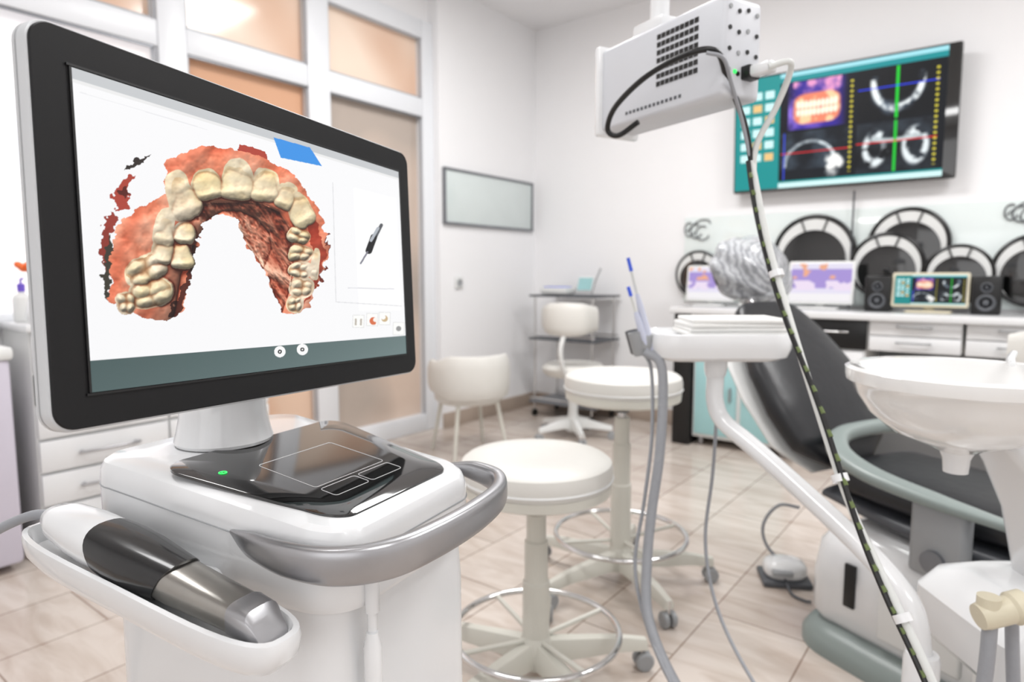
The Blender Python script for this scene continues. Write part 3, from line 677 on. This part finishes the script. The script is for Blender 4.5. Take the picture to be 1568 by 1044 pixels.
loft('rear_housing',wd,[wsec(-.175,.010,.008,wz(-.175)),wsec(-.168,.020,.015,wz(-.168)),wsec(-.15,.027,.020,wz(-.15)),wsec(-.11,.031,.025,wz(-.11)),wsec(-.085,.031,.026,wz(-.085)),wsec(-.060,.030,.025,wz(-.06)),wsec(-.03,.024,.019,wz(-.03))],WHITE)
loft('grip',wd,[wsec(-.068,.0290,.0240,wz(-.068),sh=-.5),wsec(-.0675,.0328,.0278,wz(-.068),sh=-.5),wsec(-.045,.0338,.0288,wz(-.045),sh=-.35),wsec(-.02,.0325,.0275,wz(-.02),sh=-.1),wsec(.008,.0285,.0245,wz(.008),sh=.25),wsec(.026,.0250,.0225,wz(.026),sh=.7),wsec(.0262,.020,.018,wz(.026),sh=.7)],GRIPM)
loft('metal_barrel',wd,[wsec(.004,.0205,.0195,wz(.004),p=2.6),wsec(.018,.0235,.0212,wz(.018),p=2.6,sh=.5),wsec(.034,.0238,.021,wz(.034),p=2.8),wsec(.08,.022,.018,wz(.08)+.001,p=3),wsec(.12,.0205,.016,wz(.12)+.002,p=3.4)],STEEL)
loft('metal_tip',wd,[wsec(.118,.0215,.017,wz(.12)+.002,p=3.6),wsec(.122,.0218,.0175,wz(.12)+.002,p=3.6),wsec(.145,.020,.0165,wz(.14)+.002,p=4,sh=-.4),wsec(.152,.017,.014,wz(.15)-.001,p=4,sh=-.6)],SILVER)
tube('wand_lead',wd,[(-.17,YC,.858),(-.205,-.195,.855),(-.245,-.215,.835),(-.27,-.235,.81),(-.29,-.25,.74),(-.31,-.24,.6),(-.33,-.2,.4),(-.27,-.1,.15)],.0055,HOSE)

# monitor
mx_,my_=G(-.2640,.763)
mroot=root('computer_monitor',(mx_,my_,1.147),CA+R(90+3.2))
mo=root('tilting_head',(0,0,0),0,R(-3.4),parent=mroot,ry=R(2.3))
W2,H2=.267,.167
def fr(ins,y,r=.02): return [(x,y,z) for x,z in rrect(-W2+ins,W2-ins,-H2+ins,H2-ins,max(r-ins,.003),8)]
loft('rear_shell',mo,[fr(.012,.022),fr(.004,.020),fr(.0,.016),fr(0,.005),fr(.001,.001),fr(.004,-.0005)],M('monitor_shell',(.78,.79,.80),.3,var=.02))
loft('seam',mo,[fr(-.0006,.0115),fr(-.0006,.0107)],GREYP,cap=False)
loft('bezel',mo,[fr(.0025,.002),fr(.0025,-.001),fr(.0035,-.0022)],BEZEL)
SWm,SHm=.236,.1345
raster('display',mo,2*SWm,2*SHm,900,540,scan_image,loc=(.002,-.0030,-.001))
for nme,c,s in (('lip_top',(0,-.0031,SHm+.0005),(2*SWm+.004,.002,.002)),('lip_bottom',(0,-.0031,-SHm-.0025),(2*SWm+.004,.002,.002)),('lip_left',(-SWm+.001,-.0031,-.001),(.002,.002,2*SHm)),('lip_right',(SWm+.003,-.0031,-.001),(.002,.002,2*SHm))):
    box(nme,mo,c,s,BLACK,bev=0)
zb=-(1.147-.913)
lathe('stand_foot',mroot,[(0,zb),(.056,zb),(.058,zb+.004),(.055,zb+.014),(.051,zb+.034),(.050,zb+.052),(.046,zb+.062),(.0,zb+.065)],WHITE,seg=48,c=(-.002,.106,0))
tube('stand_neck',mroot,[(-.002,.106,-.19),(-.002,.104,-.127),(0,.082,-.07),(0,.040,-.02)],[.042,.040,.036,.032],WHITE,seg=28)
prism('vesa_plate',mroot,rrect(-.06,.06,-.06,.06,.02),.020,.050,GREYP,axis='y')

# ================================================================== hanging computer box and its leads
hb=sroot('ceiling_mounted_computer',.373,1.20,0,-60)
Lb,Tb,z0,z1=.35,.10,1.437,1.612
BOXM=M('computer_case_grey',(.80,.81,.83),.4,var=.02)
box('housing',hb,(-Lb/2,Tb/2,(z0+z1)/2),(Lb,Tb,z1-z0),BOXM,bev=.010,seg=3)
box('rear_frame',hb,(-Lb-.004,Tb/2,(z0+z1)/2),(.02,Tb+.02,z1-z0+.02),WHITE,bev=.008)
for r in range(7):
    for c in range(9):
        box('vent_%d_%d'%(r,c),hb,(-.165+c*.0125,-.0004,z1-.026-r*.0150),(.0095,.002,.009),BLACK,bev=0)
for r in range(14):
    box('slit_%d'%r,hb,(-.26+r*.012,-.0004,z0+.022),(.006,.002,.006),DGREY,bev=0)
for i in range(16):
    lathe('port_%d'%i,hb,[(0,0),(.004,0),(.004,.002),(0,.002)],BLACK if i%3 else GREYP,seg=12,c=(.0002,.015+.023*(i%4),z1-.02-.036*(i//4)-(.005 if i%2 else 0)),rot=(0,R(90),0))
box('green_port',hb,(.001,.03,z0+.045),(.003,.006,.006),GREEN,bev=0)
box('power_inlet',hb,(.008,.062,z0+.045),(.022,.03,.024),BLACK,bev=.003); box('power_plug',hb,(.035,.062,z0+.045),(.045,.026,.02),WHITE,bev=.005)
tube('ceiling_pole',hb,[(-.22,.05,z1-.01),(-.22,.05,3.10)],.02,WHITE,n=2,seg=20); lathe('ceiling_flange',hb,[(0,3.07),(.04,3.07),(.07,3.10),(.07,3.108),(0,3.108)],WHITE,c=(-.22,.05,0)); box('pole_bracket',hb,(-.22,.05,z1+.012),(.09,.07,.03),WHITE,bev=.006)
bx0,by0=.448,1.25
cb=sroot('cable_bundle',bx0,by0)
def L3(x,y,z): return (x-bx0,y-by0,z)
main=[L3(.448,1.25,1.33),L3(.466,1.21,1.19),L3(.487,1.15,1.05),L3(.508,1.08,.91),L3(.533,1.0,.76),L3(.56,.92,.65),L3(.588,.85,.545),L3(.62,.78,.40),L3(.65,.72,.18),L3(.66,.68,.012)]
tube('white_conduit',cb,main,.0062,HOSEL,n=10)
pts=catmull(main,40); hel=[]
for i,p in enumerate(pts):
    t=(pts[min(i+1,len(pts)-1)]-pts[max(i-1,0)]).normalized(); u=t.orthogonal().normalized(); w=t.cross(u); a=1.1*math.sin(i*.035)+.3
    hel.append(p+(u*math.cos(a)+w*math.sin(a))*.0088)
tube('black_lead',cb,hel,.0046,BLACK,raw=True,seg=8)
OLV=M('olive_tracer',(.36,.42,.22),.5)
for k in range(6,len(hel)-6,9): tube('tracer_%d'%k,cb,[hel[k+j]+Vector((.0004*j,-.0008*j,0)) for j in range(4)],.0043,OLV,raw=True,seg=8)
for i,k in enumerate((60,150,210,290)):
    t=(pts[k+1]-pts[k-1]).normalized(); tube('cable_tie_%d'%i,cb,[pts[k]-t*.006,pts[k]+t*.006],.0130,WHITE,raw=True,seg=16)
tube('black_loop',cb,[L3(.448,1.25,1.33),L3(.43,1.245,1.40),L3(.385,1.21,1.47),L3(.355,1.18,1.505),L3(.31,1.19,1.505),L3(.25,1.25,1.485),L3(.205,1.33,1.45),L3(.195,1.37,1.415),L3(.215,1.36,1.40),L3(.25,1.33,1.42)],.0055,BLACK,n=8)
tube('grey_loop',cb,[L3(.45,1.25,1.32),L3(.425,1.24,1.40),L3(.39,1.20,1.455),L3(.365,1.17,1.49),L3(.335,1.17,1.50)],.0035,HOSE,n=8)
tube('white_power_lead',cb,[L3(.452,1.25,1.30),L3(.455,1.245,1.36),L3(.478,1.22,1.42),L3(.488,1.19,1.47),L3(.478,1.17,1.485),L3(.445,1.175,1.478)],.0055,HOSEL,n=8)

# ================================================================== delivery tray with arm
tx,ty=.515,1.66
dt=sroot('instrument_tray_arm',tx,ty)
def T3(x,y,z): return (x-tx,y-ty,z)
def tray_sec(s,dz): return [(x*s,y*s,.955+dz) for x,y in rrect(-.172,.172,-.115,.115,.06,9)]
loft('tray',dt,[tray_sec(.84,-.045),tray_sec(.95,-.036),tray_sec(1,-.014),tray_sec(1,.008),tray_sec(.975,.020),tray_sec(.94,.022),tray_sec(.90,.012),tray_sec(.5,.012)],WHITE)
for i in range(4): box('paper_towel_%d'%i,dt,(.035+.003*(i%2),-.005-.002*i,.976+.0105*i),(.25-.006*i,.16,.0105),TOWEL,bev=.004,rot=(0,0,R(1.5*(i%3-1))))
lathe('arm_collar',dt,[(0,.865),(.024,.865),(.028,.88),(.028,.918),(0,.918)],WHITE,c=(-.002,-.03,0))
arm=[T3(.513,1.63,.92),T3(.513,1.63,.86),T3(.513,1.625,.80),T3(.528,1.60,.755),T3(.57,1.52,.715),T3(.63,1.41,.655),T3(.68,1.29,.60),T3(.708,1.19,.56),T3(.722,1.13,.52),T3(.728,1.11,.46),T3(.730,1.10,.38),T3(.730,1.10,.2),T3(.730,1.10,.02)]
tube('support_arm',dt,arm,.0215,WHITE,n=8,seg=24)
lathe('lower_collar',dt,[(0,.30),(.029,.30),(.029,.44),(.026,.45),(0,.45)],WHITE,c=T3(.730,1.10,0))
lathe('floor_flange',dt,[(0,0),(.12,0),(.12,.012),(.04,.03),(0,.03)],GREYP,c=T3(.730,1.10,0))
box('holder_block',dt,(-.185,-.02,.955),(.035,.10,.045),GREYP,bev=.01,seg=3)
for i,yy in enumerate((-.055,-.015)):
    lathe('holder_cup_%d'%i,dt,[(.013,-.03),(.016,-.025),(.018,.03),(.015,.03),(.012,-.02)],DGREY if i else GREYP,seg=20,c=(-.205,yy,.95),rot=(0,R(-14),0))
def pen(nm,p0,p1,r=.0085):
    a,b=Vector(p0),Vector(p1); g=lambda t:a.lerp(b,t)
    tube(nm+'_body',dt,[g(0),g(.25),g(.5),g(.62)],[r,r*1.15,r*.9,r*.55],LILAC,n=4,seg=16)
    tube(nm+'_nozzle',dt,[g(.60),g(.88)],r*.45,HOSEL,n=2); tube(nm+'_blue_tip',dt,[g(.86),g(1)],[r*.55,r*.5],BLUE,n=2)
pen('syringe',T3(.345,1.60,.93),T3(.282,1.60,1.16)); pen('ejector',T3(.335,1.60,.93),T3(.282,1.59,1.09))
ha=[T3(.328,1.60,.93),T3(.362,1.58,.905),T3(.368,1.57,.82),T3(.358,1.55,.68),T3(.338,1.53,.55),T3(.323,1.5,.44),T3(.315,1.45,.34),T3(.335,1.38,.27),T3(.37,1.28,.22),T3(.42,1.2,.16),T3(.50,1.13,.10),T3(.66,1.1,.10)]
tube('suction_hose',dt,ha,.012,HOSE,n=10,seg=16)
tube('air_hose',dt,[T3(.325,1.61,.93),T3(.345,1.60,.88),T3(.345,1.58,.72),T3(.325,1.56,.56),T3(.30,1.53,.42),T3(.31,1.45,.32),T3(.34,1.33,.25),T3(.42,1.15,.12),T3(.64,1.09,.12)],.0045,HOSE,n=10)
tube('thin_lead',dt,[T3(.52,1.66,.93),T3(.535,1.68,.78),T3(.53,1.68,.6),T3(.51,1.66,.42),T3(.52,1.58,.28),T3(.56,1.45,.18),T3(.62,1.3,.11),T3(.69,1.13,.1)],.0045,HOSE,n=10)

# ================================================================== patient chair
pc=sroot('dental_patient_chair',1.08,2.20,0,-63.3)
def cushion(nm,path,wid,th,mat,p=3.2,seg=28,y0=0.):
    P=[Vector((a,y0,b)) for a,b in path]; pts=catmull(P,6); N=len(pts); secs=[]
    Wd=np.interp(np.linspace(0,1,N),np.linspace(0,1,len(wid)),wid); Th=np.interp(np.linspace(0,1,N),np.linspace(0,1,len(th)),th)
    for i in range(N):
        t=(pts[min(i+1,N-1)]-pts[max(i-1,0)]).normalized(); nrm=Vector((-t.z,0,t.x)); ring=[]
        for j in range(seg):
            q=2*math.pi*j/seg; c,s=math.cos(q),math.sin(q)
            ring.append(pts[i]+Vector((0,1,0))*math.copysign(abs(c)**(2/p),c)*Wd[i]+nrm*math.copysign(abs(s)**(2/p),s)*Th[i])
        secs.append(ring)
    return loft(nm,pc,secs,mat,angle=50)
cushion('backrest',[(.10,.50),(.04,.58),(-.06,.72),(-.17,.86),(-.28,.98),(-.31,1.01)],[.10,.21,.245,.24,.20,.14,.08],[.02,.05,.055,.052,.045,.035,.012],LEATHER)
cushion('back_shell',[(.03,.46),(-.03,.55),(-.13,.69),(-.25,.84),(-.35,.95)],[.10,.225,.26,.245,.16],[.01,.018,.018,.018,.012],WHITE2)
cushion('seat',[(.12,.49),(.18,.485),(.42,.475),(.70,.475),(.95,.46),(1.15,.40),(1.30,.32)],[.12,.205,.22,.22,.22,.20,.14],[.03,.055,.055,.05,.05,.045,.02],LEATHER,y0=.05)
cushion('seat_shell',[(.10,.42),(.4,.40),(.9,.39),(1.2,.30)],[.18,.22,.22,.18],[.02,.03,.03,.02],DGREY,y0=.04)
blob('headrest_film',pc,(-.41,.055,1.135),(.090,.185,.140),WRAP,p=2.2,rot=(0,R(-25),0),lump=.10,seg=64)
blob('headrest_cushion',pc,(-.415,.02,1.125),(.068,.145,.105),LEATHER,p=2.4,rot=(0,R(-25),0))
tube('headrest_bar',pc,[(-.26,0,.93),(-.38,0,1.05)],.02,CHROME,n=2)
ua=[(.70,-.235,.525),(.50,-.245,.54),(.33,-.245,.56),(.20,-.20,.585),(.12,-.09,.605),(.10,.05,.61),(.12,.20,.61),(.20,.31,.605),(.35,.34,.58),(.5,.34,.56)]
ribbon('armrest',pc,ua,[.018,.036,.038,.034,.03,.028,.03,.034,.034,.018],[.012,.018,.02,.022,.024,.024,.024,.022,.02,.012],SAGE,n=7,seg=20,p=2.6)
box('arm_bracket',pc,(.52,-.225,.43),(.14,.05,.20),GREYP,bev=.015,seg=3); lathe('bracket_pivot',pc,[(0,0),(.03,0),(.03,.014),(0,.016)],METG,seg=24,c=(.52,-.248,.38),rot=(R(90),0,0))
box('grey_controller',pc,(.80,-.25,.42),(.07,.05,.10),M('blue_grey_plastic',(.62,.66,.74),.4),bev=.008)
def bsec(ins,z,x0=.14,x1=.72,h=.26,r=.08): return [(x,y,z) for x,y in rrect(x0+ins,x1-ins,-h+ins,h-ins,max(r-ins,.01),8)]
loft('lift_housing',pc,[bsec(.02,.07),bsec(.0,.10),bsec(0,.22),bsec(.015,.31),bsec(.05,.355),bsec(.09,.37)],WHITE)
box('service_slot',pc,(.30,-.262,.22),(.035,.012,.13),BLACK,bev=.004); box('side_cover',pc,(.50,-.262,.20),(.22,.02,.18),WHITE2,bev=.012,seg=3)
loft('base_plate',pc,[bsec(0,.0,.12,1.05,.32,.14),bsec(0,.03,.12,1.05,.32,.14),bsec(.02,.06,.12,1.05,.32,.14),bsec(.06,.075,.12,1.05,.32,.14)],SAGE)
fp=sroot('foot_pedal',1.00,2.30,0,-10)
blob('body',fp,(0,0,.05),(.075,.06,.038),WHITE,p=2.8); box('plate',fp,(0,0,.012),(.17,.14,.022),DGREY,bev=.008); box('treadle',fp,(-.02,-.05,.055),(.07,.05,.02),GREYP,bev=.006)
tube('pedal_hose',fp,[(.0,.03,.05),(-.06,.04,.12),(-.07,.04,.2),(-.02,.04,.27),(.05,.03,.27)],.006,HOSE); tube('pedal_cord',fp,[(-.01,-.06,.03),(.0,-.12,.008),(.03,-.16,.008),(.05,-.17,.01)],.005,DGREY)

# ================================================================== spittoon unit
ux,uy=.815,1.17
su=sroot('dental_spittoon_unit',ux,uy)
bw=root('basin',(0,0,-.006),parent=su)
lathe('bowl',bw,[(0,.80),(.022,.80),(.030,.805),(.06,.818),(.11,.838),(.150,.872),(.170,.905),(.178,.922),(.188,.930),(.190,.940),(.190,.952),(.182,.957),(.168,.955),(.160,.945),(.14,.91),(.10,.875),(.04,.855),(0,.852)],CERAM,seg=72)
lathe('drain_neck',bw,[(0,.765),(.02,.765),(.022,.79),(.03,.81),(0,.81)],WHITE,seg=28)
def col(x0,x1,y0,y1,z,r=.04): return [(x,y,z) for x,y in rrect(x0,x1,y0,y1,r,8)]
loft('pedestal_neck',su,[col(.20,.46,-.10,.12,.50),col(.16,.42,-.10,.12,.66),col(.10,.30,-.08,.10,.76),col(.06,.22,-.06,.08,.81,.03),col(.06,.18,-.05,.07,.83,.03)],WHITE)
loft('unit_body',su,[col(.07,.46,-.12,.16,.36),col(.03,.46,-.13,.16,.40),col(.03,.46,-.13,.16,.48),col(.06,.46,-.12,.15,.515),col(.12,.46,-.1,.13,.53)],WHITE)
loft('floor_column',su,[col(.16,.46,-.12,.16,.0),col(.16,.46,-.12,.16,.37)],WHITE2)
tube('cup_filler',su,[(.16,.10,.87),(.16,.10,.95),(.145,.07,.97),(.11,.03,.965),(.105,.02,.955)],.006,WHITE)
lathe('valve_body',su,[(0,0),(.02,0),(.022,.01),(.022,.05),(.026,.055),(.026,.075),(.018,.08),(0,.08)],IVORY,seg=28,c=(-.065,-.17,.572),rot=(0,R(75),0))
lathe('valve_cap',su,[(0,0),(.017,0),(.017,.03),(0,.03)],IVORY,seg=24,c=(-.05,-.17,.577))
tube('valve_hose',su,[(-.045,-.17,.567),(-.05,-.175,.49),(-.06,-.18,.36),(-.04,-.17,.2),(.0,-.14,.06),(.16,-.05,.05)],.011,HOSE)
tube('valve_hose_far',su,[(.005,-.15,.557),(.01,-.16,.44),(.02,-.17,.34),(.05,-.16,.2),(.16,-.08,.1)],.010,HOSE)

# ================================================================== lights
def area(nm,loc,sx,sy,pw,rot=(0,0,0),col=(1,1,1)):
    l=bpy.data.lights.new(nm,'AREA'); l.shape='RECTANGLE'; l.size=sx; l.size_y=sy; l.energy=pw; l.color=col
    o=bpy.data.objects.new(nm,l); bpy.context.collection.objects.link(o); o.location=loc; o.rotation_euler=rot; return o
LAMP=M('added_lamp_diffuser',(1,1,1),.5,emit=1.5)
for i,(x,y) in enumerate(((-1.6,2.6),(.9,2.6),(-1.6,.2),(1.0,.2))):  # unseen panels added to light the room evenly
    c=root('added_ceiling_panel',(x,y,HC-.002)); box('frame',c,(0,0,-.02),(1.24,.64,.04),FRAME,bev=.004); box('diffuser',c,(0,0,-.042),(1.16,.56,.006),LAMP,bev=0)
    area('added_ceiling_lamp_%d'%i,(x,y,HC-.06),1.15,.55,(46,43,22,22)[i],col=(1,.995,.99))
area('added_rear_fill',(.6,-1.6,1.8),2.6,1.8,15,rot=(R(90),0,0),col=(.97,.985,1))  # unseen fill light added behind the camera; this wall has no window
w=bpy.data.worlds.new('World'); bpy.context.scene.world=w; w.use_nodes=True
w.node_tree.nodes['Background'].inputs[0].default_value=(1,1,1,1); w.node_tree.nodes['Background'].inputs[1].default_value=.5
sc=bpy.context.scene
sc.view_settings.view_transform='Standard'
sc.view_settings.exposure=0.0

# ================================================================== camera
cd=bpy.data.cameras.new('camera'); cam=bpy.data.objects.new('camera',cd); bpy.context.collection.objects.link(cam)
cd.sensor_width=36; cd.lens=1000/1568*36; cd.clip_start=.02
cam.location=(0,0,1.12); cam.rotation_euler=(R(90-5.82),0,HD)
cd.dof.use_dof=True; cd.dof.focus_distance=.68; cd.dof.aperture_fstop=4.6
sc.camera=cam
